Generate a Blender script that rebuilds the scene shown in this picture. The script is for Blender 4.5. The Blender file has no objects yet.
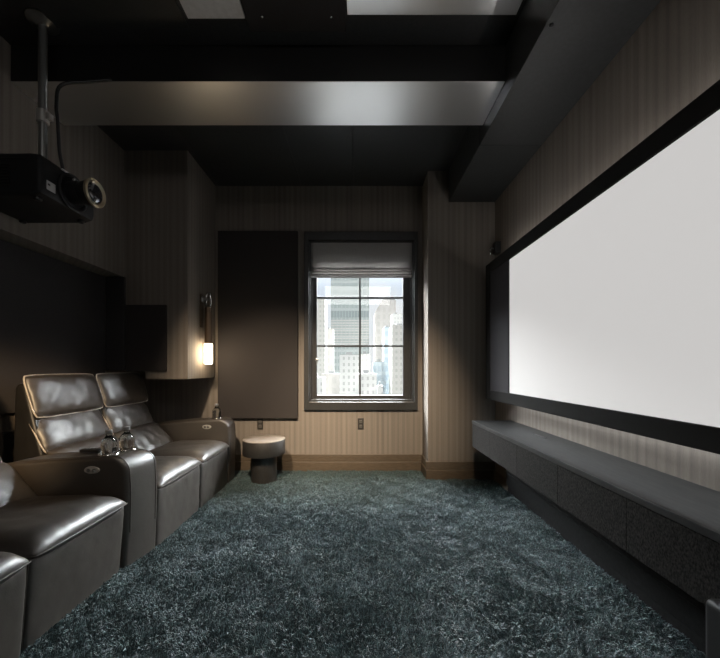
import bpy, bmesh, math, random
from mathutils import Vector, Matrix, noise
random.seed(7)
S = bpy.context.scene
COL = S.collection
PI = math.pi

# ------------------------------------------------------------------ helpers
def link(o):
    COL.objects.link(o); return o

def tag(o, label=None, cat=None, group=None, kind=None):
    if label: o['label'] = label
    if cat: o['category'] = cat
    if group: o['group'] = group
    if kind: o['kind'] = kind
    return o

def thing(name, loc, label, cat, group=None):
    o = link(bpy.data.objects.new(name, None))
    o.empty_display_size = .05
    o.location = loc
    o['origin'] = list(loc)
    return tag(o, label, cat, group)

def root_loc(p):
    while p.parent: p = p.parent
    return Vector(p.location)

def obj(name, bm, mat, parent=None, smooth=False, sharp=None, origin=None):
    """link a bmesh (world coordinates) as one mesh object, under parent if given"""
    bmesh.ops.recalc_face_normals(bm, faces=bm.faces[:])
    me = bpy.data.meshes.new(name)
    bm.to_mesh(me); bm.free()
    mats = mat if isinstance(mat, (list, tuple)) else [mat]
    for m in mats: me.materials.append(m)
    if smooth:
        for p in me.polygons: p.use_smooth = True
        if sharp: me.set_sharp_from_angle(angle=math.radians(sharp))
    o = link(bpy.data.objects.new(name, me))
    if parent is not None:
        me.transform(Matrix.Translation(-root_loc(parent)))
        o.parent = parent
    elif origin is not None:
        me.transform(Matrix.Translation(-Vector(origin)))
        o.location = origin
    return o

def struct(name, bm, mat, parent=None, **k):
    o = obj(name, bm, mat, parent, **k)
    if parent is None: o['kind'] = 'structure'
    return o

def copy_tree(o, parent=None):
    c = o.copy(); link(c); c.parent = parent
    for ch in o.children: copy_tree(ch, c)
    return c

def NB(): return bmesh.new()

def box(bm, x0, x1, y0, y1, z0, z1, bev=0, seg=2, mi=0, M=None):
    r = bmesh.ops.create_cube(bm, size=1)
    vs = r['verts']
    for v in vs:
        v.co = Vector(((x0+x1)/2 + v.co.x*(x1-x0), (y0+y1)/2 + v.co.y*(y1-y0), (z0+z1)/2 + v.co.z*(z1-z0)))
    fs = list({f for v in vs for f in v.link_faces})
    for f in fs: f.material_index = mi
    if bev:
        es = list({e for v in vs for e in v.link_edges})
        rr = bmesh.ops.bevel(bm, geom=es, offset=bev, segments=seg, affect='EDGES', profile=.5)
        fs = [f for f in rr['faces']]
        for f in fs: f.material_index = mi
        vs = list({v for f in fs for v in f.verts})
    if M is not None:
        bmesh.ops.transform(bm, matrix=M, verts=[v for v in vs if v.is_valid])
    return bm

def lathe(bm, prof, c, axis='Z', n=40, mi=0, caps=True):
    """prof: list of (radius, height) along axis from centre c"""
    rings = []
    for (r, h) in prof:
        ring = []
        for k in range(n):
            a = 2*PI*k/n
            p = (r*math.cos(a), r*math.sin(a), h)
            if axis == 'X': p = (p[2], p[0], p[1])
            if axis == 'Y': p = (p[1], p[2], p[0])
            ring.append(bm.verts.new(Vector(c)+Vector(p)))
        rings.append(ring)
    for a, b in zip(rings, rings[1:]):
        for k in range(n):
            f = bm.faces.new((a[k], a[(k+1) % n], b[(k+1) % n], b[k])); f.material_index = mi
    if caps:
        for ring in (rings[0], rings[-1]):
            f = bm.faces.new(ring); f.material_index = mi
    return bm

def tube(bm, pts, r, n=8, closed=False, mi=0):
    pts = [Vector(p) for p in pts]
    m = len(pts); rings = []
    ref = None
    for i, p in enumerate(pts):
        if closed: t = pts[(i+1) % m]-pts[i-1]
        else: t = pts[min(i+1, m-1)]-pts[max(i-1, 0)]
        t.normalize()
        if ref is None:
            ref = Vector((0, 0, 1)) if abs(t.z) < .9 else Vector((1, 0, 0))
        u = (ref - t*ref.dot(t)).normalized(); ref = u
        w = t.cross(u)
        rings.append([bm.verts.new(p + u*(r*math.cos(2*PI*k/n)) + w*(r*math.sin(2*PI*k/n))) for k in range(n)])
    rng = range(m) if closed else range(m-1)
    for i in rng:
        a, b = rings[i], rings[(i+1) % m]
        for k in range(n):
            f = bm.faces.new((a[k], a[(k+1) % n], b[(k+1) % n], b[k])); f.material_index = mi
    if not closed:
        bm.faces.new(rings[0]); bm.faces.new(rings[-1])
    return bm

def pillow(bm, O, U, V, w, h, front, back, n=3.0, cor=.10, wr=.004, seed=0, nu=44, nv=30, rad=None, sag=0, droop=0):
    """stuffed cushion: centre O, axes U, V; bulges along U x V by front, other way by back. Returns its seam loop."""
    U = Vector(U).normalized(); V = Vector(V).normalized(); N = U.cross(V); O = Vector(O)
    def pos(u, v, side):
        x = u*(1-cor*abs(v)**7); y = v*(1-cor*abs(u)**7)
        f = (max(0, 1-abs(u)**n)**.5)*(max(0, 1-abs(v)**n)**.5)
        hh = (front if side > 0 else -back)*f
        p = O + U*(x*w/2) + V*(y*h/2) + N*hh
        if side > 0 and f > 0:
            q = Vector((u*w*6+seed*3.1, v*h*6+seed*1.7, seed*2.3))
            e = noise.noise(q)*.7 + noise.noise(q*2.3)*.3
            # gathers running in from the seam
            g = math.sin((u*w*55)+3*noise.noise(q*1.5))*max(0, abs(v)-.55)*.8 + math.sin((v*h*55)+3*noise.noise(q*1.3))*max(0, abs(u)-.7)
            p += N*((e*wr*1.6 + g*wr*.7)*min(1, f*2.5)) - N*(sag*math.exp(-(u*u+v*v)*3))
        return p
    def cs(k, m):   # denser near the border
        t = -1+2*k/m
        return math.sin(t*PI/2)*.6+t*.4
    loop = {}
    F = [[bm.verts.new(pos(cs(i, nu), cs(j, nv), 1)) for j in range(nv+1)] for i in range(nu+1)]
    B = [[F[i][j] if i in (0, nu) or j in (0, nv) else bm.verts.new(pos(cs(i, nu), cs(j, nv), -1)) for j in range(nv+1)] for i in range(nu+1)]
    for i in range(nu):
        for j in range(nv):
            bm.faces.new((F[i][j], F[i+1][j], F[i+1][j+1], F[i][j+1]))
            vs = (B[i][j], B[i][j+1], B[i+1][j+1], B[i+1][j])
            try: bm.faces.new(vs)
            except ValueError: pass
    L = [F[i][0].co.copy() for i in range(nu)] + [F[nu][j].co.copy() for j in range(nv)] + \
        [F[i][nv].co.copy() for i in range(nu, 0, -1)] + [F[0][j].co.copy() for j in range(nv, 0, -1)]
    return L

def inset_poly(P, d):
    m = len(P); out = []
    A = sum(P[i][0]*P[(i+1) % m][1]-P[(i+1) % m][0]*P[i][1] for i in range(m))
    sg = 1 if A > 0 else -1
    for i in range(m):
        a, b, c = Vector(P[i-1]), Vector(P[i]), Vector(P[(i+1) % m])
        e1 = (b-a).normalized(); e2 = (c-b).normalized()
        n1 = Vector((-e1.y, e1.x))*sg; n2 = Vector((-e2.y, e2.x))*sg
        nn = (n1+n2)
        nn = nn/max(.35, nn.length_squared/2) if nn.length > 1e-6 else n1
        out.append(b+nn*d)
    return out

def loft_y(bm, P, y0, y1, r, shear=0, steps=5, mi=0):
    """extrude an XZ outline from y0 to y1 with edges rounded by r"""
    secs = []
    for k in range(steps+1):
        a = PI/2*k/steps
        secs.append((y0 + r*(1-math.sin(a)), r*(1-math.cos(a))))
    secs = secs[::-1] if False else secs
    s0 = sorted(secs)                       # from the flat end inwards
    s0 = [(y, d) for y, d in s0]
    lst = [(y0 + r*(1-math.cos(PI/2*k/steps)), r*(1-math.sin(PI/2*k/steps))) for k in range(steps+1)]
    lst += [(y1 - (y-y0), d) for y, d in reversed(lst)]
    rings = []
    yc = (y0+y1)/2
    for y, d in lst:
        rings.append([bm.verts.new((q[0]+shear*(y-yc), y, q[1])) for q in inset_poly(P, d)])
    m = len(P)
    for a, b in zip(rings, rings[1:]):
        for k in range(m):
            f = bm.faces.new((a[k], a[(k+1) % m], b[(k+1) % m], b[k])); f.material_index = mi
    for ring in (rings[0], rings[-1]):
        f = bm.faces.new(ring); f.material_index = mi
    return bm

# ------------------------------------------------------------------ materials
def mat(name, col=(.5, .5, .5), rough=.5, metal=0, spec=.5, emit=None, estr=0, trans=0, ior=1.45, coat=0):
    m = bpy.data.materials.new(name); m.use_nodes = True
    b = m.node_tree.nodes['Principled BSDF']
    b.inputs['Base Color'].default_value = (*col, 1)
    b.inputs['Roughness'].default_value = rough
    b.inputs['Metallic'].default_value = metal
    b.inputs['Specular IOR Level'].default_value = spec
    b.inputs['IOR'].default_value = ior
    b.inputs['Transmission Weight'].default_value = trans
    b.inputs['Coat Weight'].default_value = coat
    if emit:
        b.inputs['Emission Color'].default_value = (*emit, 1)
        b.inputs['Emission Strength'].default_value = estr
    return m

class G:
    """small wrapper for node graphs"""
    def __init__(s, m): s.m = m; s.t = m.node_tree; s.N = s.t.nodes; s.L = s.t.links; s.b = s.N.get('Principled BSDF')
    def n(s, typ, **k):
        x = s.N.new(typ)
        for a, v in k.items(): setattr(x, a, v)
        return x
    def set(s, x, **k):
        for a, v in k.items(): x.inputs[a.replace('_', ' ')].default_value = v
        return x
    def l(s, a, b): s.L.new(a, b)
    def math(s, op, a, b=None, c=None):
        x = s.n('ShaderNodeMath', operation=op)
        for i, v in enumerate((a, b, c)):
            if v is None: continue
            if isinstance(v, (int, float)): x.inputs[i].default_value = v
            else: s.l(v, x.inputs[i])
        return x.outputs[0]
    def pos(s):
        g = s.n('ShaderNodeNewGeometry'); p = s.n('ShaderNodeSeparateXYZ'); s.l(g.outputs['Position'], p.inputs[0]); return g.outputs['Position'], p.outputs
    def comb(s, x, y, z):
        c = s.n('ShaderNodeCombineXYZ')
        for i, v in enumerate((x, y, z)):
            if isinstance(v, (int, float)): c.inputs[i].default_value = v
            else: s.l(v, c.inputs[i])
        return c.outputs[0]
    def noise(s, vec, scale, detail=3, rough=.5):
        x = s.n('ShaderNodeTexNoise'); s.l(vec, x.inputs['Vector'])
        x.inputs['Scale'].default_value = scale; x.inputs['Detail'].default_value = detail; x.inputs['Roughness'].default_value = rough
        return x.outputs['Fac']
    def ramp(s, fac, stops):
        r = s.n('ShaderNodeValToRGB'); s.l(fac, r.inputs[0])
        e = r.color_ramp.elements
        while len(e) < len(stops): e.new(.5)
        for q, (p, c) in zip(e, stops): q.position = p; q.color = (*c, 1)
        return r.outputs[0]
    def bump(s, h, strength, dist):
        x = s.n('ShaderNodeBump'); x.inputs['Strength'].default_value = strength; x.inputs['Distance'].default_value = dist
        s.l(h, x.inputs['Height']); s.l(x.outputs[0], s.b.inputs['Normal'])

def wallpaper(name, dark, light, period=.056):
    m = mat(name, rough=.7, spec=.2); g = G(m)
    P, (x, y, z) = g.pos()
    s = g.math('ADD', x, y)
    wide = g.math('MULTIPLY_ADD', g.math('SINE', g.math('MULTIPLY', s, 2*PI/period)), .5, .5)
    fine = g.noise(g.comb(g.math('MULTIPLY', s, 60), g.math('MULTIPLY', z, .5), 0), 1, 4, .65)
    mid = g.noise(g.comb(g.math('MULTIPLY', s, 24), g.math('MULTIPLY', z, .15), 3), 1, 2)
    weave = g.noise(g.comb(g.math('MULTIPLY', s, 300), g.math('MULTIPLY', z, 45), 0), 1, 2)
    f = g.math('ADD', g.math('MULTIPLY', wide, .13), g.math('ADD', g.math('MULTIPLY', fine, .48), g.math('ADD', g.math('MULTIPLY', mid, .38), g.math('MULTIPLY', weave, .22))))
    c = g.ramp(f, [(.28, dark), (.88, light)])
    g.l(c, g.b.inputs['Base Color'])
    g.bump(g.math('ADD', weave, fine), .35, .002)
    return m

def speckle(name, a, b, rough=.5, scale=180, stretch=(1, 1, 1), bump=.3, spec=.5, coat=0):
    m = mat(name, rough=rough, spec=spec, coat=coat); g = G(m)
    P, (x, y, z) = g.pos()
    v = g.comb(g.math('MULTIPLY', x, stretch[0]), g.math('MULTIPLY', y, stretch[1]), g.math('MULTIPLY', z, stretch[2]))
    n = g.noise(v, scale, 4, .6)
    g.l(g.ramp(n, [(.38, a), (.66, b)]), g.b.inputs['Base Color'])
    if bump: g.bump(n, bump, .002)
    return m

def leather(name, col, sp=.85, ior=1.58):
    m = mat(name, col, rough=.4, spec=sp, ior=ior); g = G(m)
    P, _ = g.pos()
    v = g.n('ShaderNodeTexVoronoi'); g.l(P, v.inputs['Vector']); v.inputs['Scale'].default_value = 330
    n1 = g.noise(P, 22, 4, .6); n2 = g.noise(P, 7, 3)
    h = g.math('ADD', g.math('MULTIPLY', v.outputs['Distance'], .10), g.math('MULTIPLY', n1, .55))
    g.bump(h, .30, .006)
    g.l(g.ramp(n2, [(.3, tuple(c*.82 for c in col)), (.7, tuple(c*1.15 for c in col))]), g.b.inputs['Base Color'])
    g.l(g.math('MULTIPLY_ADD', n1, .16, .36), g.b.inputs['Roughness'])
    return m

M = {}
M['paper'] = wallpaper('striped_wallpaper', (.112, .096, .082), (.232, .200, .168))
M['ceiling'] = speckle('ceiling_paint', (.032, .031, .0305), (.041, .040, .039), rough=.42, scale=60, bump=.05)
M['soffit'] = speckle('soffit_paint', (.024, .0245, .024), (.031, .032, .0315), rough=.45, scale=60, bump=.04)
M['beammetal'] = mat('brushed_dark_metal', (.84, .835, .83), rough=.33, metal=1)
g = G(M['beammetal']); P, (x, y, z) = g.pos()
bn = g.noise(g.comb(g.math('MULTIPLY', x, 3), g.math('MULTIPLY', y, 90), z), 3, 3)
g.l(g.math('MULTIPLY_ADD', bn, .05, .31), g.b.inputs['Roughness'])
M['palepanel'] = speckle('pale_panel', (.72, .69, .67), (.80, .77, .75), rough=.7, scale=40, bump=.05)
M['felt'] = speckle('charcoal_felt', (.034, .0315, .032), (.052, .048, .048), rough=.9, scale=420, bump=.2, spec=.2)
M['felt_warm'] = speckle('brown_black_fabric', (.027, .0235, .0225), (.041, .0355, .034), rough=.85, scale=420, bump=.2, spec=.25)
M['base'] = speckle('stained_baseboard', (.072, .054, .037), (.105, .079, .055), rough=.4, scale=20, stretch=(1, 1, 8), bump=.1)
M['casing'] = speckle('window_paint', (.026, .0255, .0245), (.034, .033, .032), rough=.38, scale=50, bump=.05)
M['shade'] = mat('linen', (.36, .345, .33), rough=.9, spec=.2)
g = G(M['shade']); P, (x, y, z) = g.pos()
w1 = g.noise(g.comb(g.math('MULTIPLY', x, 300), g.math('MULTIPLY', z, 12), 0), 1, 2); w2 = g.noise(g.comb(g.math('MULTIPLY', x, 12), g.math('MULTIPLY', z, 300), 0), 1, 2)
g.l(g.ramp(g.math('MULTIPLY_ADD', w1, .5, g.math('MULTIPLY', w2, .5)), [(.3, (.26, .25, .24)), (.7, (.42, .405, .39))]), g.b.inputs['Base Color'])
tr = g.n('ShaderNodeBsdfTranslucent'); tr.inputs[0].default_value = (.5, .48, .46, 1)
mx = g.n('ShaderNodeMixShader'); mx.inputs[0].default_value = .30
g.l(g.b.outputs[0], mx.inputs[1]); g.l(tr.outputs[0], mx.inputs[2]); g.l(mx.outputs[0], g.N['Material Output'].inputs[0])
M['pane'] = bpy.data.materials.new('window_glass'); M['pane'].use_nodes = True
g = G(M['pane']); g.N.remove(g.b)
t = g.n('ShaderNodeBsdfTransparent'); t.inputs[0].default_value = (.97, .985, .985, 1)
gl = g.n('ShaderNodeBsdfGlossy'); gl.inputs['Roughness'].default_value = .02
mx = g.n('ShaderNodeMixShader'); mx.inputs[0].default_value = .05
g.l(t.outputs[0], mx.inputs[1]); g.l(gl.outputs[0], mx.inputs[2]); g.l(mx.outputs[0], g.N['Material Output'].inputs[0])
M['leather'] = leather('dark_brown_leather', (.031, .025, .020))
M['leather_black'] = leather('black_leather', (.012, .0115, .011), .5, 1.45)
M['piping'] = mat('leather_piping', (.48, .44, .39), rough=.42)
M['seam'] = mat('leather_seam', (.045, .038, .032), rough=.4)
M['chrome'] = mat('chrome', (.75, .74, .72), rough=.15, metal=1)
M['silver'] = mat('silver_plastic', (.55, .53, .50), rough=.35, metal=.6)
M['black'] = mat('black_plastic', (.012, .012, .012), rough=.4)
M['blackmetal'] = mat('black_metal', (.34, .34, .33), rough=.30, metal=.85)
M['projector'] = speckle('projector_shell', (.011, .011, .012), (.016, .016, .017), rough=.6, scale=600, bump=.12, spec=.3)
M['sticker'] = mat('grey_sticker', (.42, .42, .42), rough=.6)
M['lens'] = mat('lens_glass', (.03, .03, .035), rough=.04, spec=.9, coat=1)
M['brass'] = mat('lens_trim', (.55, .47, .34), rough=.3, metal=.9)
M['bronze'] = mat('dark_bronze', (.10, .070, .048), rough=.35, metal=.7)
M['lampglass'] = mat('lit_opal_glass', (.9, .88, .82), rough=.4, emit=(1, .80, .54), estr=30)
M['benchtop'] = speckle('ebony_top', (.016, .0155, .015), (.028, .0268, .0255), rough=.5, scale=14, stretch=(5, .6, 1), bump=.08, spec=.28)
M['benchfront'] = speckle('ebony_front', (.002, .0019, .0018), (.030, .027, .025), rough=.55, scale=170, stretch=(1, 1, .6), bump=.3, spec=.12)
M['plinth'] = speckle('black_plinth', (.008, .008, .0083), (.013, .013, .0133), rough=.6, scale=60, bump=.05, spec=.15)
M['velvet'] = mat('black_velvet', (.012, .011, .010), rough=.9, spec=.15)
M['mask'] = mat('masking_cloth', (.034, .031, .033), rough=.85, spec=.2)
M['screen'] = mat('projection_screen', (.32, .31, .30), rough=.9, spec=.1, emit=(1, .978, .962), estr=.55)  # emission stands in for projector light falling on the screen
M['tabletop'] = speckle('table_top_veneer', (.17, .145, .12), (.25, .21, .175), rough=.35, scale=30, stretch=(1, 5, 1), bump=.05)
M['tableside'] = speckle('dark_lacquer', (.017, .016, .015), (.027, .025, .023), rough=.45, scale=40, stretch=(4, 4, .5), bump=.06)
M['bottle'] = mat('clear_bottle', (.96, .98, .98), rough=.03, trans=1, ior=1.22)
M['cap'] = mat('bottle_cap', (.22, .22, .23), rough=.3, metal=.5)
M['outlet'] = mat('outlet_plate', (.030, .026, .022), rough=.4)
M['socket'] = mat('outlet_socket', (.085, .078, .07), rough=.5)
M['carpetbase'] = mat('carpet_backing', (.018, .030, .034), rough=1, spec=.1)
# pile: strands of teal yarn
M['pile'] = bpy.data.materials.new('teal_pile'); M['pile'].use_nodes = True
g = G(M['pile']); g.b.inputs['Roughness'].default_value = .55
hi = g.n('ShaderNodeHairInfo')
g.l(g.ramp(hi.outputs['Random'], [(0, (.006, .019, .021)), (.6, (.0165, .044, .0475)), (1, (.070, .132, .136))]), g.b.inputs['Base Color'])
g.b.inputs['Specular IOR Level'].default_value = .5
g.b.inputs['Sheen Weight'].default_value = .3

# ------------------------------------------------------------------ camera (18 mm-like, shift lens)
F_PX, CH = 345.0, 1.10
cam = bpy.data.cameras.new('camera'); co = link(bpy.data.objects.new('camera', cam))
cam.sensor_width = 36; cam.sensor_fit = 'HORIZONTAL'; cam.lens = 36*F_PX/720
cam.shift_y = 39/720.; cam.shift_x = 2/720.
cam.clip_start = .05; cam.clip_end = 2000
co.location = (0, 0, CH); co.rotation_euler = (PI/2, 0, 0)
S.camera = co

# ------------------------------------------------------------------ room shell
XL, XR, YB, YF, ZC, ZF = -2.32, 1.37, 3.75, -1.6, 3.08, -.045
WX0, WX1, WZ0, WZ1 = -.533, .609, .73, 2.48         # window opening
bm = NB(); box(bm, XL-.2, XR+.2, YF-.2, YB+.2, ZF-.12, ZF); struct('floor', bm, M['plinth'])
bm = NB(); box(bm, XL-.2, XR+.2, YF-.2, YB+.2, ZC, ZC+.15); struct('ceiling', bm, M['ceiling'])
bm = NB()
box(bm, XL-.2, WX0, YB, YB+.2, ZF, ZC); box(bm, WX1, XR+.2, YB, YB+.2, ZF, ZC)
box(bm, WX0, WX1, YB, YB+.2, ZF, WZ0); box(bm, WX0, WX1, YB, YB+.2, WZ1, ZC)
struct('wall_back', bm, M['paper'])
bm = NB(); box(bm, .70, XR, 3.45, YB, ZF, ZC); struct('wall_pier', bm, M['paper'])
bm = NB(); box(bm, XR, XR+.2, YF, YB, ZF, ZC); struct('wall_right', bm, M['paper'])
bm = NB(); box(bm, XL-.2, XL, YF, YB, ZF, ZC); struct('wall_left', bm, M['paper'])
bm = NB(); box(bm, XL-.2, XR+.2, YF-.2, YF, ZF, ZC); struct('wall_front', bm, M['paper'])
bm = NB(); box(bm, XL, -2.13, YF, 3.14, 1.93, ZC); struct('wall_bulkhead', bm, M['paper'])
bm = NB(); box(bm, -1.93, -1.55, 3.14, YB, 1.0, ZC); box(bm, XL, -1.93, 3.14, YB, 1.075, ZC); struct('wall_column', bm, M['paper'])
# soffit along the right wall, in two runs with a joint
bm = NB(); box(bm, .907, XR, YF, 2.567, 2.76, ZC, .002); box(bm, .907, XR, 2.571, YB, 2.76, ZC, .002); struct('ceiling_soffit', bm, M['soffit'])
bm = NB(); box(bm, -2.13, .905, 2.115, 2.498, 2.86, ZC, .002); struct('ceiling_beam', bm, M['black'])
bm = NB(); box(bm, -2.128, .903, 2.116, 2.497, 2.856, 2.8595, .001, 1); struct('ceiling_beam', bm, M['beammetal'])
# ceiling cladding before the beam
bm = NB(); box(bm, -.956, -.635, .6, 1.94, ZC-.016, ZC-.001, .002); struct('ceiling_panel', bm, M['palepanel'])
bm = NB(); box(bm, -.06, .88, .6, 1.92, ZC-.016, ZC-.001, .002); struct('ceiling_panel', bm, M['beammetal'])
bm = NB(); box(bm, -.625, -.07, .6, 2.01, ZC-.022, ZC-.001, .002)
p = struct('ceiling_panel', bm, M['felt_warm'])
for sx in (-.535, -.15):
    bm = NB(); lathe(bm, [(.009, 0), (.008, -.004), (.001, -.006)], (sx, 1.924, ZC-.022), n=16); obj('screw', bm, M['chrome'], p, True)
bm = NB(); box(bm, -1.75, -.98, .6, 2.0, ZC-.012, ZC-.001, .002); struct('ceiling_panel', bm, M['soffit'])
# ceiling panels behind the beam
for (a, b) in ((-1.5, -.62), (-.61, -.05), (-.04, .88)):
    bm = NB(); box(bm, a, b, 2.51, 3.74, ZC-.008, ZC-.001, .002); struct('ceiling_panel', bm, M['soffit'])
bm = NB(); lathe(bm, [(.012, 0), (.011, -.004), (.004, -.006)], (.936, 1.67, 2.76), n=20)
tag(obj('ceiling_sensor', bm, M['black'], None, True, origin=(.936, 1.67, 2.76)), 'tiny round black sensor on the underside of the ceiling soffit', 'sensor')

# baseboards, two-stepped
def base_run(name, x0, x1, y0, y1, nx, ny):
    bm = NB()
    for (d, z0, z1) in ((.013, .085, .165), (.024, ZF, .085)):
        a = (x0, x1, y0, y1)
        X0, X1, Y0, Y1 = x0, x1, y0, y1
        if nx: X0, X1 = sorted((x0, x0+nx*d))
        if ny: Y0, Y1 = sorted((y0, y0+ny*d))
        box(bm, X0, X1, Y0, Y1, z0, z1, .004, 2)
    return struct(name, bm, M['base'])
base_run('baseboard_back', XL, .70, YB, YB, 0, -1)
base_run('baseboard_pier', .676, XR, 3.45, 3.45, 0, -1)
base_run('baseboard_reveal', .70, .70, 3.45, YB, -1, 0)
base_run('baseboard_right', XR, XR, 3.10, 3.426, -1, 0)

bm = NB(); box(bm, XL, XL+.03, YF, 3.70, ZF, .68, .003); struct('trim_1', bm, M['felt'])

# ------------------------------------------------------------------ window
win = thing('window_1', ((WX0+WX1)/2, YB, WZ0), None, None); win['kind'] = 'structure'
bm = NB()
cx0, cx1, cz0, cz1 = -.582, .645, .645, 2.572
for (a, b, c, d) in ((cx0, WX0+.004, cz0, cz1), (WX1-.004, cx1, cz0, cz1), (WX0, WX1, cz0, WZ0+.004), (WX0, WX1, WZ1-.004, cz1)):
    box(bm, a, b, YB-.035, YB+.004, c, d, .005, 2)
obj('casing', bm, M['casing'], win)
bm = NB()      # lining of the reveal with stop beads
for (a, b, c, d) in ((WX0, WX0+.018, WZ0, WZ1), (WX1-.018, WX1, WZ0, WZ1), (WX0, WX1, WZ0, WZ0+.018), (WX0, WX1, WZ1-.018, WZ1)):
    box(bm, a, b, YB, YB+.19, c, d, .002, 1)
for (a, b, c, d) in ((WX0+.018, WX0+.036, WZ0, WZ1), (WX1-.036, WX1-.018, WZ0, WZ1), (WX0, WX1, WZ0+.018, WZ0+.034)):
    box(bm, a, b, YB+.045, YB+.062, c, d, .003, 1)
obj('jamb', bm, M['casing'], win)
bm = NB(); box(bm, WX0+.02, WX1-.02, YB-.002, YB+.044, WZ0+.018, WZ0+.026, .003, 2); obj('sill', bm, mat('pale_sill', (.06, .058, .056), .6, spec=.2), win)
sx0, sx1, sz0, sz1 = -.455, .498, .800, 2.30
bm = NB(); ya, yb = YB+.066, YB+.11
box(bm, WX0+.02, sx0, ya, yb, WZ0+.02, WZ1-.02, .004, 2); box(bm, sx1, WX1-.02, ya, yb, WZ0+.02, WZ1-.02, .004, 2)
box(bm, sx0, sx1, ya, yb, WZ0+.02, sz0, .004, 2); box(bm, sx0, sx1, ya, yb, sz1, WZ1-.02, .004, 2)
sash = obj('sash', bm, M['casing'], win)
bm = NB(); mx_ = .022
box(bm, mx_-.011, mx_+.011, ya+.012, yb-.004, sz0, sz1, .003, 1)
for z in (1.1+70/89.7, 1.1+22/89.7): box(bm, sx0, sx1, ya+.010, yb-.002, z-.011, z+.011, .003, 1)
obj('muntin', bm, M['casing'], win)
bm = NB(); box(bm, sx0-.01, sx1+.01, YB+.094, YB+.098, sz0-.01, sz1+.01); obj('pane', bm, M['pane'], win)
bm = NB(); lathe(bm, [(.012, 0), (.012, -.02), (.02, -.024), (.02, -.036), (.012, -.04)], (-.452, ya, 1.19), 'Y', 20)
box(bm, -.458, -.446, ya-.036, ya-.024, 1.13, 1.19, .003); obj('latch', bm, M['blackmetal'], win, True, 40)

# roman shade, hung inside the casing
shade = thing('roman_shade', (.04, YB, 2.48), 'grey linen roman shade with stacked hem folds over the window', 'window shade')
X0, X1 = WX0+.022, WX1-.022
prof = [(YB+.006, WZ1-.002)]
for k in range(1, 12): prof.append((YB+.006-.003*math.sin(k/11*PI), WZ1-.30*k/11))
for k in range(3):                                   # folds
    zt = 2.185-.032*k; d = .024+.007*k
    for a in range(7):
        t = a/6
        prof.append((YB+.004-d*math.sin(t*PI)**.8, zt-.03*t))
prof.append((YB-.012, 2.085))
bm = NB(); nX = 30
grid = []
for i in range(nX+1):
    xx = X0+(X1-X0)*i/nX
    grid.append([bm.verts.new((xx, y + .0025*noise.noise(Vector((xx*7, z*3, 0))), z-.004*math.sin(i/nX*PI)*(1 if z < 2.2 else 0))) for (y, z) in prof])
for i in range(nX):
    for j in range(len(prof)-1): bm.faces.new((grid[i][j], grid[i+1][j], grid[i+1][j+1], grid[i][j+1]))
o = obj('fabric', bm, M['shade'], shade, True)
so = o.modifiers.new('thickness', 'SOLIDIFY'); so.thickness = .0025
bm = NB(); box(bm, X0, X1, YB+.008, YB+.040, WZ1-.045, WZ1-.019, .003); obj('headrail', bm, M['casing'], shade)
bm = NB(); box(bm, X0+.005, X1-.005, YB-.016, YB-.008, 2.076, 2.094, .003); obj('hem_bar', bm, M['shade'], shade)

# ------------------------------------------------------------------ acoustic panels
bm = NB(); box(bm, -1.508, -.648, YB-.045, YB-.001, .557, 2.575, .006, 3)
tag(obj('acoustic_panel', bm, M['felt_warm'], origin=(-1.08, YB, .557)), 'tall dark fabric acoustic panel on the back wall left of the window', 'wall panel')
bm = NB(); box(bm, XL+.001, XL+.035, -.5, 3.12, .80, 1.925, .005, 3)
lp_ = tag(obj('acoustic_panel', bm, M['felt'], origin=(XL, 1.4, .80)), 'long black felt panel on the left wall behind the sofa headrests', 'wall panel')
bm = NB(); box(bm, XL+.036, -2.112, 3.119, 3.139, 1.077, 1.925, .003); rp = obj('return_panel', bm, M['felt']); rp.data.transform(Matrix.Translation((-XL, -1.4, -.80))); rp.parent = lp_
bm = NB(); box(bm, -2.10, -1.735, 3.118, 3.139, 1.072, 1.672, .005, 3)
tag(obj('speaker_panel', bm, M['felt_warm'], origin=(-1.92, 3.14, 1.045)), 'square dark fabric speaker cover on the overhanging column above the sofa', 'speaker cover')

# ------------------------------------------------------------------ outlets
ot = thing('wall_outlet', (.03, YB, .50), 'black wall outlet below the window', 'outlet', 'outlets on the back wall')
bm = NB(); box(bm, -.002, .062, YB-.007, YB-.001, .432, .556, .003, 2); obj('cover_plate', bm, M['outlet'], ot)
for z in (.468, .52):
    bm = NB(); box(bm, .014, .046, YB-.010, YB-.006, z-.016, z+.016, .004, 2)
    for dx in (-.007, .006): box(bm, .03+dx-.0015, .03+dx+.0015, YB-.0106, YB-.009, z-.006, z+.006, mi=1)
    obj('receptacle', bm, [M['socket'], M['black']], ot)
o2 = copy_tree(ot); o2.location = (-1.062, YB, .50); o2['label'] = 'black wall outlet right behind the round side table'

# ------------------------------------------------------------------ wall sconce on the column
SX, SY = -1.474, 3.40
sc = thing('wall_sconce', (-1.55, SY, 1.5), 'slim bronze wall sconce with a lit white glass tube end', 'wall lamp')
bm = NB(); box(bm, -1.549, -1.535, SY-.022, SY+.022, 1.50, 1.83, .004, 2); obj('back_plate', bm, M['bronze'], sc)
bm = NB(); lathe(bm, [(.016, 0), (.016, .06)], (-1.537, SY, 1.775), 'X', 20); lathe(bm, [(.026, 0), (.030, .008), (.026, .018)], (-1.536, SY, 1.775), 'X', 24); obj('bracket', bm, M['blackmetal'], sc, True, 40)
bm = NB()
lp = [(SX-.022*math.cos(a), SY, 1.79+.05*math.sin(a)) for a in [PI*k/14 for k in range(15)]]
lp = [(SX-.022, SY, 1.66)] + lp + [(SX+.022, SY, 1.66)]
tube(bm, lp, .011, 12); obj('loop', bm, M['chrome'], sc, True)
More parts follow.
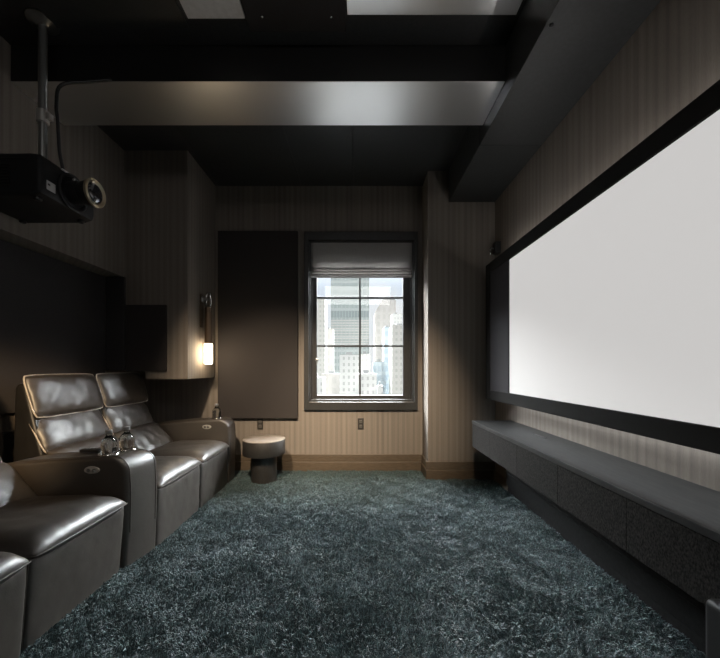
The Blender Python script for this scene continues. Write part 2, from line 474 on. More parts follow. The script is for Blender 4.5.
bm = NB(); lathe(bm, [(.030, 1.70), (.036, 1.695), (.036, 1.342), (.030, 1.338)], (SX, SY, 0), n=32); obj('tube_body', bm, M['bronze'], sc, True, 40)
bm = NB(); lathe(bm, [(.030, 1.337), (.037, 1.333), (.037, 1.15), (.034, 1.142), (.01, 1.140)], (SX, SY, 0), n=32); obj('lamp_glass', bm, M['lampglass'], sc, True, 40)

# small dark bracket by the screen corner
hk = thing('wall_hook', (XR, 3.34, 2.24), 'small dark wall hook with a bright metal tip above the screen corner', 'hook')
bm = NB(); box(bm, XR-.055, XR-.001, 3.30, 3.375, 2.205, 2.315, .006, 2); obj('bracket', bm, M['black'], hk)
bm = NB(); tube(bm, [(XR-.05, 3.34, 2.25), (XR-.075, 3.34, 2.262), (XR-.09, 3.34, 2.245), (XR-.09, 3.34, 2.215)], .006, 10); obj('hook_arm', bm, M['blackmetal'], hk, True)
bm = NB(); lathe(bm, [(.003, .07), (.006, .03), (.011, .008), (.007, 0)], (XR-.09, 3.34, 2.195), n=16); obj('tip', bm, M['chrome'], hk, True)

# ------------------------------------------------------------------ carpet
bm = NB()
nx_, ny_ = 36, 44
gv = [[bm.verts.new((XL+.01+(XR-.035-XL-.01)*i/nx_, YF+.02+(YB-.03-YF-.02)*j/ny_, -.030)) for j in range(ny_+1)] for i in range(nx_+1)]
for i in range(nx_):
    for j in range(ny_): bm.faces.new((gv[i][j], gv[i+1][j], gv[i+1][j+1], gv[i][j+1]))
carpet = obj('carpet', bm, M['carpetbase'])
tag(carpet, 'deep teal shag carpet covering the floor', 'carpet', kind='stuff')
import numpy as np
rng = np.random.default_rng(11)
def field(x, y, k, ph):          # smooth pseudo-random patches
    return (np.sin(x*k*1.7+ph+1.3*np.sin(y*k*1.1+ph*2)) + np.sin(y*k*2.1-ph+1.7*np.sin(x*k*1.3-ph)) + np.sin((x+y)*k*1.3+ph*3+np.sin((x-y)*k*1.9)))/3
sp0 = .0088
gx, gy = np.meshgrid(np.arange(-1.62, XR-.025, sp0), np.arange(.78, YB-.028, sp0))
tx = gx.ravel()+rng.normal(0, .0028, gx.size); ty = gy.ravel()+rng.normal(0, .0028, gx.size)
keep = (tx < XR-.026) & (ty < YB-.030) & ~((tx > -.01+.69) & (ty > 3.42))
tx, ty = tx[keep], ty[keep]; nt_ = tx.size
ang = .55*PI*field(tx, ty, 2.6, .7) + .9*PI*field(tx, ty, 13, 2.1) + rng.normal(0, 1.1, nt_) - .8
amt = .0095*(1+.35*field(tx, ty, 4.3, 4.0)) + rng.normal(0, .005, nt_)
hgt = .026*(1+.16*field(tx, ty, 3.1, 1.0)+.16*field(tx, ty, 21, 5.0)) + rng.normal(0, .003, nt_)
K = 5
ns = nt_*K
rx = np.repeat(tx, K); ry = np.repeat(ty, K); ra = np.repeat(ang, K)+rng.normal(0, .45, ns)
rl = np.repeat(amt, K)*rng.uniform(.6, 1.5, ns); rh = np.repeat(hgt, K)*rng.uniform(.72, 1.12, ns)
px_ = rx+rng.normal(0, .0018, ns); py_ = ry+rng.normal(0, .0018, ns)
pos = np.zeros((ns, 4, 3), np.float32)
for k, (fl, fz) in enumerate(((0, 0), (.22, .45), (.6, .82), (1.12, 1.0))):
    pos[:, k, 0] = np.clip(px_ + rl*fl*np.cos(ra), -1.7, XR-.004); pos[:, k, 1] = np.minimum(py_ + rl*fl*np.sin(ra), YB-.026)
    pos[:, k, 2] = -.030 + rh*fz
hc = bpy.data.hair_curves.new('pile'); hc.add_curves([4]*ns)
hc.attributes['position'].data.foreach_set('vector', pos.ravel())
rad = np.tile(np.array([.0019, .0019, .0017, .0009], np.float32), ns)
(hc.attributes.get('radius') or hc.attributes.new('radius', 'FLOAT', 'POINT')).data.foreach_set('value', rad)
hc.materials.append(M['pile'])
po = link(bpy.data.objects.new('pile', hc)); po.parent = carpet; po['kind'] = 'stuff'

# ------------------------------------------------------------------ theatre sofa
sofa = thing('theater_sofa', (-1.7, 2.0, -.03), 'long dark brown leather reclining theater sofa along the left wall', 'sofa')
sd = 0
def add_pillow(name, *a, pipe=M['piping'], pr=.0045, parent=sofa, **k):
    global sd; sd += 1
    bm = NB(); L = pillow(bm, *a, seed=sd, **k)
    o = obj(name, bm, M['leather'], parent, True)
    if pipe:
        bm = NB(); tube(bm, L, pr, 8, closed=True); obj('piping', bm, pipe, o, True)
    return o
def slab(name, pb, pt_, y0, y1, front, back, **k):
    """cushion whose seam plane runs from pb up to pt_ (X, Z)"""
    pb, pt_ = Vector((pb[0], 0, pb[1])), Vector((pt_[0], 0, pt_[1]))
    V = pt_-pb; O = (pb+pt_)/2; O.y = (y0+y1)/2
    return add_pillow(name, O, (0, 1, 0), V, y1-y0, V.length, front, back, **k)
def seat_unit(y0, y1, Fx, dx, tilt=.02):
    # base under the seat
    bm = NB(); P_ = [(Fx-.12, -.03), (Fx-.08, .30), (Fx-.60, .32), (Fx-.80, .25), (Fx-.82, -.03)]
    loft_y(bm, P_, y0+.012, y1-.012, .01); obj('base', bm, M['leather_black'], sofa, True, 40)
    bm = NB(); P_ = [(-1.86+dx, .12), (-2.065+dx, .985), (-2.085+dx, 1.0), (-2.115+dx, 1.0), (-2.135+dx, .98), (-2.15+dx, .5), (-2.12+dx, -.03), (-1.95+dx, -.03)]
    loft_y(bm, P_, y0+.006, y1-.006, .02); obj('back_shell', bm, M['leather_black'], sofa, True, 40)
    add_pillow('footrest', (Fx-.030-tilt/2, (y0+y1)/2, .158), (0, 1, 0), (tilt, 0, .385), y1-y0-.008, .385, .016, .06, n=12, cor=.02, wr=.0025, pipe=M['seam'], pr=.0028)
    add_pillow('seat', (Fx-.285, (y0+y1)/2, .352), (0, 1, 0), (-1, 0, -.02), y1-y0-.004, .57, .085, .05, n=4.5, cor=.03, wr=.0045, pipe=M['seam'], pr=.003, sag=.006)
    slab('lumbar_cushion', (-1.735+dx, .345), (-1.945+dx, .585), y0+.006, y1-.006, .062, .07, n=3.6, cor=.03, wr=.006, pipe=M['seam'], pr=.0025)
    slab('back_cushion', (-1.945+dx, .565), (-2.068+dx, .805), y0+.010, y1-.010, .058, .06, n=3.2, cor=.04, wr=.006)
    slab('headrest', (-2.0+dx, .785), (-2.085+dx, 1.055), y0+.004, y1-.004, .052, .055, n=3.4, cor=.055, wr=.005)
seat_unit(.20, .765, -1.265, 0, .04)
seat_unit(.775, 1.335, -1.248, 0, .03)
seat_unit(1.345, 1.905, -1.260, 0, .03)
seat_unit(2.135, 2.722, -1.220, 0, .01)
seat_unit(2.730, 3.300, -1.220, 0, .01)

def arm(y0, y1, Fx, shear, plate=True, holders=None):
    P_ = [(Fx-.01, -.03), (Fx, .18), (Fx+.004, .40), (Fx, .50)]
    cxx, czz, r = Fx-.095, .512, .095
    for k in range(1, 10):
        a = PI/2*k/9
        P_.append((cxx+r*math.cos(a), czz+r*math.sin(a)))
    P_ += [(Fx-.25, .601), (Fx-.42, .591), (Fx-.60, .577), (Fx-.70, .563), (Fx-.76, .545), (Fx-.80, .515), (Fx-.83, .40), (Fx-.84, -.03)]
    bm = NB(); loft_y(bm, P_, y0, y1, .022, shear); a = obj('armrest', bm, M['leather'], sofa, True, 50)
    top = P_[1:19]
    for yy in (y0+.024, y1-.024):
        bm = NB(); tube(bm, [(q[0]+shear*(yy-(y0+y1)/2), yy, q[1]) for q in inset_poly(top, 0.0)], .0028, 8); obj('piping', bm, M['seam'], a, True)
    xp = Fx-.212
    bm = NB()      # oval switch plate with two buttons on the inner side
    n = 36
    for (ra, rb, d0, d1, mi, ox) in ((.044, .021, .001, -.006, 0, 0), (.012, .011, -.006, -.009, 1, -.016), (.012, .011, -.006, -.009, 1, .016)):
        r0 = [bm.verts.new((xp+ox+ra*math.cos(2*PI*k/n), y0+d0, .536+rb*math.sin(2*PI*k/n))) for k in range(n)]
        r1 = [bm.verts.new((xp+ox+ra*.93*math.cos(2*PI*k/n), y0+d1, .536+rb*.9*math.sin(2*PI*k/n))) for k in range(n)]
        for k in range(n):
            f = bm.faces.new((r0[k], r0[(k+1) % n], r1[(k+1) % n], r1[k])); f.material_index = mi
        f = bm.faces.new(r1); f.material_index = mi
    cp = obj('control_plate', bm, [M['silver'], M['chrome']], a, True, 35)
    cp['label'] = 'oval silver control plate'
    for (hx, hy, hz) in holders or ():
        bm = NB(); lathe(bm, [(.047, -.004), (.052, .002), (.050, .006), (.044, .006), (.043, .001)], (hx, hy, hz), n=40, caps=False)
        lathe(bm, [(.043, .0015), (.002, .0015)], (hx, hy, hz), n=40); obj('cup_holder', bm, M['chrome'], a, True, 40)['label'] = 'chrome cup holder ring'
    return a
ZA = .6068
H = [(-1.425, 1.975, ZA), (-1.395, 2.082, ZA)]
arm(1.908, 2.130, -1.258, .22, holders=H)
H2 = [(-1.400, 3.415, ZA)]
arm(3.302, 3.492, -1.235, 0, holders=H2)

# ------------------------------------------------------------------ bottles and remote on the armrests
def bottle(loc, label):
    b = thing('water_bottle', loc, label, 'bottle', 'clear bottles on the sofa armrests')
    x, y, z = loc
    bm = NB()
    out = [(.030, 0), (.037, .003), (.0395, .012), (.0385, .030), (.0395, .045), (.0395, .062), (.037, .074), (.029, .088), (.019, .098), (.0145, .104), (.0145, .112), (.017, .113), (.017, .1165), (.0135, .118)]
    lathe(bm, out, loc, n=36, caps=False)
    bm.faces.new([v for v in bm.verts if abs(v.co.z-z) < 1e-5])
    inn = [(.0125, .118), (.0125, .104), (.0175, .096), (.0275, .0865), (.0355, .073), (.0378, .062), (.0378, .045), (.0368, .030), (.0378, .012), (.035, .005), (.003, .004)]
    lathe(bm, inn, loc, n=36, caps=False)
    obj('bottle_body', bm, M['bottle'], b, True, 60)
    bm = NB(); lathe(bm, [(.0165, .1175), (.0175, .119), (.0175, .134), (.016, .136)], loc, n=30); obj('cap', bm, M['cap'], b, True, 40)
    return b
zb = ZA+.0025
b1 = bottle((H[0][0], H[0][1], zb), 'clear stubby bottle nearest the oval control plate on the middle armrest')
b2 = copy_tree(b1); b2.location = (H[1][0], H[1][1], zb); b2['label'] = 'clear stubby bottle on the middle armrest, behind its twin, toward the side table'
b3 = copy_tree(b1); b3.location = (H2[0][0], H2[0][1], zb); b3['label'] = 'lone clear bottle on the far end armrest by the side table'
rc = thing('remote_control', (-1.575, 2.05, .60), 'small black remote lying flat on the middle sofa armrest', 'remote')
Mx = Matrix.Translation((-1.575, 2.05, .6085)) @ Matrix.Rotation(-.062, 4, 'Y') @ Matrix.Rotation(-.25, 4, 'Z')
bm = NB(); box(bm, -.07, .07, -.028, .028, -.006, .014, .005, 3, M=Mx); obj('case', bm, M['black'], rc, True, 40)
for k in range(4):
    bm = NB(); box(bm, -.05+.026*k, -.036+.026*k, -.012, .012, .0135, .0165, .001, 1, M=Mx); obj('button', bm, M['socket'], rc)

# ------------------------------------------------------------------ side table
TX, TY = -.925, 3.40
tb = thing('side_table', (TX, TY, -.03), 'round drum-topped dark side table beside the far sofa armrest', 'table')
bm = NB(); lathe(bm, [(.118, -.03), (.122, -.026), (.122, .27)], (TX, TY, 0), n=56); obj('pedestal', bm, M['tableside'], tb, True, 40)
bm = NB(); lathe(bm, [(.192, .256), (.202, .260), (.204, .268), (.204, .394), (.201, .398)], (TX, TY, 0), n=72); obj('drum', bm, M['tableside'], tb, True, 40)
bm = NB(); lathe(bm, [(.201, .398), (.2035, .400), (.2035, .404), (.201, .406), (.10, .4065)], (TX, TY, 0), n=72); obj('table_top', bm, M['tabletop'], tb, True, 40)['label'] = 'lighter brown wood top'

# ------------------------------------------------------------------ floating bench under the screen
BX, BY0, BY1, BZ0, BZ1 = 1.022, .945, 3.085, .40, .632
be = thing('media_bench', (XR, 2.0, BZ0), 'long floating dark wood media bench under the projection screen', 'bench')
bm = NB(); box(bm, BX+.022, XR-.001, BY0+.005, BY1-.003, BZ0+.002, BZ1-.026); obj('carcass', bm, M['benchfront'], be)
bm = NB(); box(bm, BX-.004, XR-.001, BY0, BY1, BZ1-.026, BZ1, .002, 2); top = obj('bench_top', bm, M['benchtop'], be)
bm = NB(); box(bm, 1.235, 1.26, 2.30, 2.44, BZ1-.001, BZ1+.0025, .001, 1); obj('cable_slot', bm, M['black'], top)
ys = [BY1, 2.676, 2.222, 1.768, 1.314, BY0]
for a, b in zip(ys[1:], ys):
    bm = NB(); box(bm, BX, BX+.021, a+.0007, b-.0007, BZ0, BZ1-.028, .0008, 1); obj('door', bm, M['benchfront'], be)
bm = NB(); box(bm, 1.330, XR-.001, BY0, 3.095, .055, .16, .002); box(bm, 1.346, XR-.001, BY0, 3.095, ZF+.02, .055); box(bm, 1.330, XR-.001, BY0, 3.095, .161, BZ0)
tag(obj('wall_plinth', bm, M['plinth']), kind='structure')

# box in the lower right corner
bm = NB(); box(bm, .922, 1.325, .38, .925, -.03, .49, .018, 4)
bo = obj('ottoman', bm, mat('matte_black_leather', (.010, .010, .010), .55, spec=.25), None, True, 40, origin=(1.12, .65, -.03))
tag(bo, 'black leather cube in the lower corner at the near end of the bench', 'ottoman')

# ------------------------------------------------------------------ projection screen
PX = 1.20
scn = thing('projection_screen', (XR, 1.8, .81), 'huge white projection screen in a black frame on the right wall', 'screen')
Y0, Y1, Z0, Z1 = .33, 3.245, .812, 2.060
bm = NB()
for (a, b, c, d) in ((Y1-.10, Y1, Z0, Z1), (Y0, Y0+.10, Z0, Z1), (Y0+.10, Y1-.10, Z0, Z0+.088), (Y0+.10, Y1-.10, Z1-.092, Z1)):
    box(bm, PX, PX+.055, a, b, c, d, .004, 2)
obj('frame', bm, M['velvet'], scn)
bm = NB(); box(bm, PX+.02, PX+.024, Y0+.1, Y1-.1, Z0+.088, Z1-.092)
box(bm, PX+.012, PX+.018, .90, 2.765, Z0+.09, Z1-.094, mi=1)
bm.free(); bm = NB(); box(bm, PX+.014, PX+.018, .90, 2.765, Z0+.08, Z1-.085); obj('screen_surface', bm, M['screen'], scn)
for (a, b) in ((2.767, Y1-.09), (Y0+.09, .898)):
    bm = NB(); box(bm, PX+.006, PX+.03, a, b, Z0+.08, Z1-.085, .002); obj('masking_panel', bm, M['mask'], scn)
bm = NB(); box(bm, PX+.056, PX+.062, Y0+.02, Y1-.02, Z0+.02, Z1-.02)
for yy in (.9, 2.7): box(bm, PX+.060, XR-.001, yy-.04, yy+.04, 1.2, 1.7)
obj('backing', bm, M['black'], scn)

# ------------------------------------------------------------------ projector on its ceiling pole
PY, PXc = 1.95, -1.80
mt = thing('projector_mount', (PXc, 1.97, ZC), 'thin metal ceiling pole that carries the projector', 'ceiling mount')
bm = NB(); lathe(bm, [(.075, -.001), (.075, -.008), (.045, -.016), (.03, -.03), (.022, -.032)], (PXc, 1.97, ZC), n=40); obj('ceiling_flange', bm, M['blackmetal'], mt, True, 40)
bm = NB(); lathe(bm, [(.021, ZC-.02), (.021, 2.24)], (PXc, 1.97, 0), n=28); obj('pole', bm, M['blackmetal'], mt, True, 40)
bm = NB(); lathe(bm, [(.023, 2.57), (.03, 2.565), (.03, 2.50), (.023, 2.495)], (PXc, 1.97, 0), n=28); box(bm, PXc+.028, PXc+.05, 1.955, 1.985, 2.515, 2.55, .003); obj('collar', bm, M['silver'], mt, True, 40)
bm = NB(); box(bm, PXc-.09, PXc+.09, 1.88, 2.06, 2.222, 2.242, .004, 2); lathe(bm, [(.034, 2.242), (.030, 2.285)], (PXc, 1.97, 0), n=28)
for sx_ in (-.075, .075):
    for sy_ in (1.90, 2.04): lathe(bm, [(.008, 2.209), (.008, 2.224)], (PXc+sx_, sy_, 0), n=12)
obj('bracket_plate', bm, M['black'], mt, True, 40)
bm = NB()
pts = [Vector(q) for q in ((-1.50, 2.10, 2.855), (-1.60, 2.06, 2.81), (-1.72, 2.0, 2.74), (-1.735, 1.985, 2.62), (-1.728, 1.985, 2.52), (-1.722, 1.985, 2.42), (-1.715, 1.985, 2.33), (-1.695, 1.99, 2.215))]
sp = []
for i in range(len(pts)-1):
    p0, p1, p2, p3 = pts[max(0, i-1)], pts[i], pts[i+1], pts[min(len(pts)-1, i+2)]
    for k in range(6):
        t = k/6
        sp.append(.5*((2*p1)+(p2-p0)*t+(2*p0-5*p1+4*p2-p3)*t*t+(3*p1-p0-3*p2+p3)*t**3))
sp.append(pts[-1]); tube(bm, sp, .009, 10)
tag(obj('power_cable', bm, M['black'], None, True, origin=(-1.6, 2.05, 2.6)), 'black cable looping beside the projector pole up to the beam', 'cable')

pj = thing('projector', (-1.86, PY, 2.0), 'black projector with a large lens hanging from the ceiling', 'projector')
bm = NB()
P_ = [(-2.085, 2.02), (-2.04, 1.99), (-1.68, 1.990), (-1.635, 2.005), (-1.625, 2.03), (-1.625, 2.18), (-1.64, 2.203), (-1.68, 2.208), (-2.06, 2.205), (-2.085, 2.18)]
loft_y(bm, P_, 1.765, 2.135, .022); obj('body', bm, M['projector'], pj, True, 40)
bm = NB()
box(bm, -2.05, -1.70, 1.7615, 1.770, 2.170, 2.176); 
for k in range(8): box(bm, -2.02, -1.78, 1.7615, 1.770, 2.035+.015*k, 2.041+.015*k)
obj('vent_grille', bm, M['black'], pj)
LZ = 2.095
bm = NB(); lathe(bm, [(.094, -.004), (.103, 0), (.103, .006), (.094, .012), (.084, .008), (.080, -.02), (.05, -.03)], (-1.623, PY+.015, LZ), 'X', 56, caps=False); obj('lens_surround', bm, M['projector'], pj, True, 40)
bm = NB(); lathe(bm, [(.060, -.03), (.060, .07), (.066, .085), (.066, .12), (.062, .125)], (-1.623, PY+.015, LZ), 'X', 48)
for r0, h0 in ((.062, .02), (.062, .035), (.062, .05)): lathe(bm, [(r0, h0), (r0, h0+.008)], (-1.623, PY+.015, LZ), 'X', 48)
br = obj('lens_barrel', bm, M['black'], pj, True, 40)
bm = NB(); lathe(bm, [(.066, .112), (.077, .118), (.078, .130), (.070, .137), (.060, .128), (.055, .120)], (-1.623, PY+.015, LZ), 'X', 56, caps=False); obj('lens_rim', bm, M['brass'], br, True, 50)
bm = NB(); lathe(bm, [(.059, .122)]+[(.058*math.cos(a), .122+.022*math.sin(a)) for a in [PI/2*k/9 for k in range(1, 9)]]+[(.001, .144)], (-1.623, PY+.015, LZ), 'X', 48); obj('lens_glass', bm, M['lens'], br, True, 70)
bm = NB(); box(bm, -1.6255, -1.6238, 1.80, 1.852, 2.035, 2.082, mi=0); box(bm, -1.6242, -1.6232, 1.806, 1.820, 2.058, 2.068, mi=1); obj('sticker', bm, [M['sticker'], M['black']], pj)
bm = NB(); box(bm, -1.6265, -1.617, 1.888, 1.965, 2.186, 2.194, .002); box(bm, -1.6265, -1.615, 1.962, 1.972, 2.170, 2.192, .002); obj('badge_bar', bm, M['silver'], pj)
for (fx, fy) in ((-1.68, 1.81), (-1.68, 2.09), (-2.03, 1.81), (-2.03, 2.09)):
    bm = NB(); lathe(bm, [(.018, 1.992), (.018, 1.982), (.014, 1.978)], (fx, fy, 0), n=20); obj('foot', bm, M['black'], pj, True, 40)

# ------------------------------------------------------------------ the city outside
def facade(name, wall, glass, pw, ph, fw, fh, rough=.6):
    m = mat(name, rough=rough, spec=.3); g = G(m)
    P, (x, y, z) = g.pos()
    s = g.math('ADD', x, y)
    def cell(c, p, f): return g.math('LESS_THAN', g.math('FRACT', g.math('DIVIDE', c, p)), f)
    win_ = g.math('MULTIPLY', cell(s, pw, fw), cell(z, ph, fh))
    mixn = g.n('ShaderNodeMix', data_type='RGBA')
    g.l(win_, mixn.inputs[0]); mixn.inputs[6].default_value = (*wall, 1); mixn.inputs[7].default_value = (*glass, 1)
    g.l(mixn.outputs[2], g.b.inputs['Base Color'])
    return m
def bx(px0, px1, Y): return ((px0-358)*Y/F_PX, (px1-358)*Y/F_PX)
def zz(py, Y): return CH-(py-368)*Y/F_PX
GZ = -70.0
def building(label, px0, px1, py, Y, depth, m, name='building', extra=None, roofm=None):
    x0, x1 = bx(px0, px1, Y); z1 = zz(py, Y)
    b = thing(name, ((x0+x1)/2, Y+depth/2, GZ), label, 'building')
    bm = NB(); box(bm, x0, x1, Y, Y+depth, GZ, z1); obj('tower_block', bm, m, b)
    bm = NB(); box(bm, x0+.3, x1-.3, Y+.3, Y+depth-.3, z1+.01, z1+.15); box(bm, x0+(x1-x0)*.3, x0+(x1-x0)*.6, Y+depth*.4, Y+depth*.7, z1+.15, z1+.9); obj('roof', bm, roofm or CITY['roof'], b)
    if extra: extra(b, x0, x1, z1)
    return b
CITY = {}
CITY['conc'] = mat('pale_concrete', (0.362, 0.351, 0.328), .8)
CITY['glassA'] = facade('curtain_wall', (0.293, 0.316, 0.304), (0.216, 0.246, 0.240), 2.2, 3.6, .80, .62)
CITY['white'] = facade('white_masonry', (0.432, 0.426, 0.404), (0.293, 0.293, 0.281), 1.25, 1.55, .42, .5)
CITY['white2'] = facade('pale_masonry', (0.491, 0.480, 0.451), (0.339, 0.333, 0.316), 1.15, 1.5, .38, .5)
CITY['beige'] = facade('beige_masonry', (0.351, 0.339, 0.310), (0.281, 0.273, 0.253), 1.3, 1.7, .45, .5)
CITY['blue'] = facade('blue_glass', (0.304, 0.345, 0.369), (0.246, 0.293, 0.323), 1.5, 2.8, .7, .6)
CITY['grey'] = facade('grey_stone', (0.328, 0.310, 0.288), (0.293, 0.278, 0.261), 2.4, 3.2, .5, .6)
CITY['roof'] = mat('roof_gravel', (.20, .20, .195), .9)
# glass slab tower with its horizontal bands
def bands(b, x0, x1, z1):
    bm = NB(); Y = 180
    for k in range(11):
        z = zz(320+2.6*k, Y)
        box(bm, x0, x1, Y-.25, Y-.02, z-.55, z)
    obj('spandrel_band', bm, CITY['conc'], b)
    bm = NB(); box(bm, x0, x1, Y-.22, Y-.02, zz(317.5, Y), zz(311, Y)); obj('louver_band', bm, mat('louver', (.15, .175, .175), .6), b)
    bm = NB()
    for k in range(14):
        xx = x0+(x1-x0)*k/13
        box(bm, xx-.09, xx+.09, Y-.4, Y-.02, zz(396, Y), z1)
    obj('mullion', bm, mat('steel_fin', (.26, .28, .275), .4), b)
building('tall grey-green glass tower in the middle of the window view', 331, 369, 244, 180, 14, CITY['glassA'], extra=bands)
# right tower with cut-off corner
Yt = 150
x0, x1 = bx(375, 396, Yt)
b = thing('building', ((x0+x1)/2, Yt+8, GZ), 'grey stone tower with a slanted top right of the glass tower', 'building')
bm = NB(); P_ = [(x0, GZ), (x1, GZ), (x1, zz(300, Yt)), (x0+(x1-x0)*.35, zz(300, Yt)), (x0, zz(312, Yt))]
fr = [bm.verts.new((q[0], Yt, q[1])) for q in P_]; bk = [bm.verts.new((q[0], Yt+16, q[1])) for q in P_]
bm.faces.new(fr); bm.faces.new(bk)
for k in range(5): bm.faces.new((fr[k], fr[(k+1) % 5], bk[(k+1) % 5], bk[k]))
obj('tower_block', bm, CITY['grey'], b)
bm = NB(); box(bm, x0+(x1-x0)*.4, x1-.4, Yt+.5, Yt+15, zz(300, Yt)+.02, zz(300, Yt)+.5); obj('roof', bm, CITY['roof'], b)
building('pale blue glass block in front of the slanted tower', 384, 392, 327, 110, 8, CITY['blue'])
building('beige block at the right edge of the window view', 392, 412, 325, 95, 9, CITY['beige'])
building('white stepped tower top above the beige block', 392, 402, 314, 130, 6, CITY['white2'])
building('slim beige tower at the left edge of the window view', 309, 325, 299, 120, 9, CITY['beige'])
building('grey block between the left beige tower and the glass tower', 323, 333, 329, 140, 7, CITY['grey'])
building('low grey block under the left beige tower', 322, 341, 374, 96, 7, CITY['grey'])
building('white block at the lower left of the window view', 305, 323, 378, 80, 7, CITY['white2'])
building('white masonry block with dark windows at the foot of the glass tower', 339.5, 360, 355, 85, 9, CITY['white'])
building('cream block right of the white masonry block', 360, 370.5, 354, 100, 6, CITY['white2'])
building('low bright white block at the lower middle of the window view', 358, 376.5, 374, 74, 6, CITY['white2'])
building('lowest pale block in front of the blue block', 377.5, 383, 386, 70, 2, CITY['white2'])
building('blue glass block behind the low bright white block', 373, 386, 362, 105, 4, CITY['blue'])
bm = NB(); box(bm, -600, 600, 6, 900, GZ-1, GZ-.01); struct('street_ground', bm, mat('asphalt', (.05, .05, .052), .9))

# ------------------------------------------------------------------ light
W = bpy.data.worlds.new('sky'); S.world = W; W.use_nodes = True
nt = W.node_tree; N = nt.nodes; bgn = N['Background']
tc = N.new('ShaderNodeTexCoord'); sp_ = N.new('ShaderNodeSeparateXYZ'); nt.links.new(tc.outputs['Generated'], sp_.inputs[0])
rmp = N.new('ShaderNodeValToRGB'); nt.links.new(sp_.outputs[2], rmp.inputs[0])
e = rmp.color_ramp.elements
e[0].position = 0; e[0].color = (.95, .97, 1.0, 1)
e[1].position = 1; e[1].color = (2.2, 2.5, 3.0, 1)
q = e.new(.22); q.color = (.78, .87, 1.0, 1)
q = e.new(.32); q.color = (1.5, 1.65, 1.85, 1)
nz = N.new('ShaderNodeTexNoise'); nt.links.new(tc.outputs['Generated'], nz.inputs['Vector']); nz.inputs['Scale'].default_value = 5; nz.inputs['Detail'].default_value = 5
r2 = N.new('ShaderNodeValToRGB'); nt.links.new(nz.outputs['Fac'], r2.inputs[0]); r2.color_ramp.elements[0].position = .45; r2.color_ramp.elements[1].position = .65
mxn = N.new('ShaderNodeMix'); mxn.data_type = 'RGBA'
nt.links.new(r2.outputs[0], mxn.inputs[0]); nt.links.new(rmp.outputs[0], mxn.inputs[6]); mxn.inputs[7].default_value = (1.0, 1.0, 1.0, 1)
def wm(op, a, b, **k):
    x = N.new('ShaderNodeMath'); x.operation = op
    for i, v in enumerate((a, b)):
        if isinstance(v, (int, float)): x.inputs[i].default_value = v
        else: nt.links.new(v, x.inputs[i])
    return x.outputs[0]
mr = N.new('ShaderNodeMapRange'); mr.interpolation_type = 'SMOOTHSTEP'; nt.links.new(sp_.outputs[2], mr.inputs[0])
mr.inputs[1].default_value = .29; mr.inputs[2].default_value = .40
# added bright sky band, unseen above the view, to light the room
sky_boost = wm('MULTIPLY', mr.outputs[0], wm('POWER', wm('MAXIMUM', sp_.outputs[1], 0), .6))
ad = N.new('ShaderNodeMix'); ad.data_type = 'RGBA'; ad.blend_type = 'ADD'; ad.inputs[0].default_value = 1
bc = N.new('ShaderNodeMix'); bc.data_type = 'RGBA'; nt.links.new(sky_boost, bc.inputs[0]); bc.inputs[6].default_value = (0, 0, 0, 1); bc.inputs[7].default_value = (120, 124, 128, 1)
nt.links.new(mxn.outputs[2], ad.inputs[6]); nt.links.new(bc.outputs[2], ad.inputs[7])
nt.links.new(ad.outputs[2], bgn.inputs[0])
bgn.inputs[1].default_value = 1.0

def lamp(name, typ, loc, power, col, aim=None, **k):
    l = bpy.data.lights.new(name, typ); l.energy = power; l.color = col
    for a, v in k.items(): setattr(l, a, v)
    o = link(bpy.data.objects.new(name, l)); o.location = loc
    if aim is not None:
        o.rotation_euler = (Vector(aim)-Vector(loc)).to_track_quat('-Z', 'Y').to_euler()
    return o
lamp('sun', 'SUN', (0, -20, 60), 2.6, (1, .96, .9), aim=(-14, 40, 20), angle=.01)
WARM = (1, .80, .58)
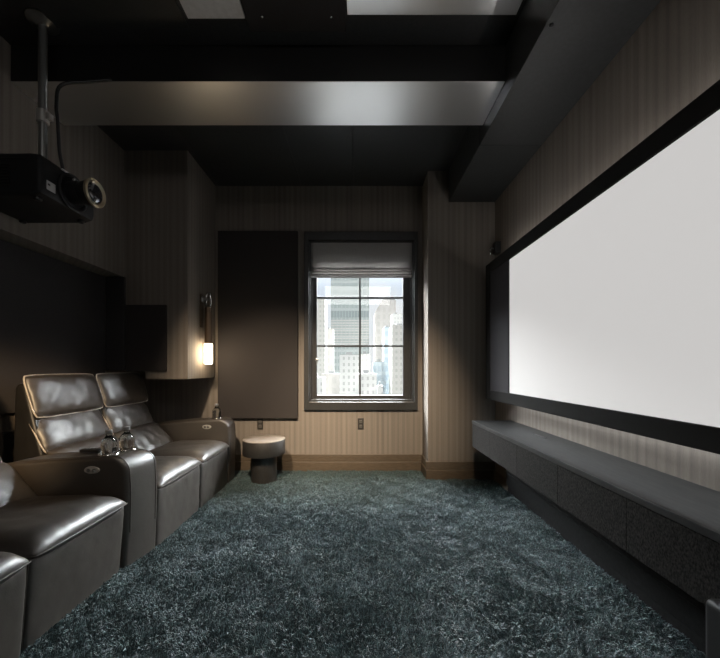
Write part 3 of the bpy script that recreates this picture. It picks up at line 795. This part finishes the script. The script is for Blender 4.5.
# recessed ceiling downlights in front of the beam (above the picture)
for (x, y, ax, ay, az, pw, sz) in ((-.85, .75, -.85, 3.75, .42, 820, 38), (.15, .75, .05, 3.75, .42, 880, 38)):
    lamp('ceiling_downlight', 'SPOT', (x, y, ZC-.05), pw, WARM, aim=(ax, ay, az), spot_size=math.radians(sz), spot_blend=.95, shadow_soft_size=.06)
lamp('ceiling_downlight', 'SPOT', (-.3, 1.2, ZC-.05), 60, WARM, aim=(-1.75, 2.35, .5), spot_size=math.radians(42), spot_blend=.9, shadow_soft_size=.05)
# added warm spot beside the camera, left, for gold sheen on the headrests
lamp('headrest_fill', 'SPOT', (-.9, .2, 1.7), 300, (1, .70, .40), aim=(-2.05, 2.02, .80), spot_size=math.radians(27), spot_blend=.8, shadow_soft_size=.09)
lamp('ceiling_downlight', 'SPOT', (0, .4, ZC-.05), 10, (1, .95, .9), aim=(0, 1.9, 0), spot_size=math.radians(95), spot_blend=.8, shadow_soft_size=.08)
# added broad soft fill, unseen behind the camera, to lift the room
lamp('rear_fill', 'AREA', (0, -.7, ZC-.06), 13, (1, .97, .94), aim=(.15, 2.2, 1.3), shape='RECTANGLE', size=1.6, size_y=.8)
# led strip along the bottom of the screen's back
led = lamp('led_strip', 'AREA', (PX+.10, 1.75, Z0+.04), 4.0, (.88, .94, 1), aim=(XR-.02, 1.75, .60), shape='RECTANGLE', size=2.4, size_y=.02)
led2 = lamp('led_strip', 'AREA', (PX+.10, 1.75, Z1-.03), 3.0, (1, .98, .96), shape='RECTANGLE', size=2.7, size_y=.02)
led2.rotation_euler = (Vector((.06, 0, .25))).to_track_quat('-Z', 'Y').to_euler()
led.rotation_euler = (Vector((.10, 0, -.2))).to_track_quat('-Z', 'Y').to_euler()

# ------------------------------------------------------------------ look
S.view_settings.view_transform = 'Standard'; S.view_settings.look = 'None'
S.view_settings.exposure = 0; S.view_settings.gamma = 1; S.view_settings.use_curve_mapping = False
S.cycles.use_denoising = True
S.cycles.max_bounces = 8; S.cycles.diffuse_bounces = 4; S.cycles.glossy_bounces = 4; S.cycles.transmission_bounces = 8; S.cycles.transparent_max_bounces = 8
S.cycles.sample_clamp_indirect = 4
S.cycles_curves.shape = 'RIBBONS' if hasattr(S, 'cycles_curves') else None
for o in list(bpy.data.objects):
    if 'origin' in o: del o['origin']
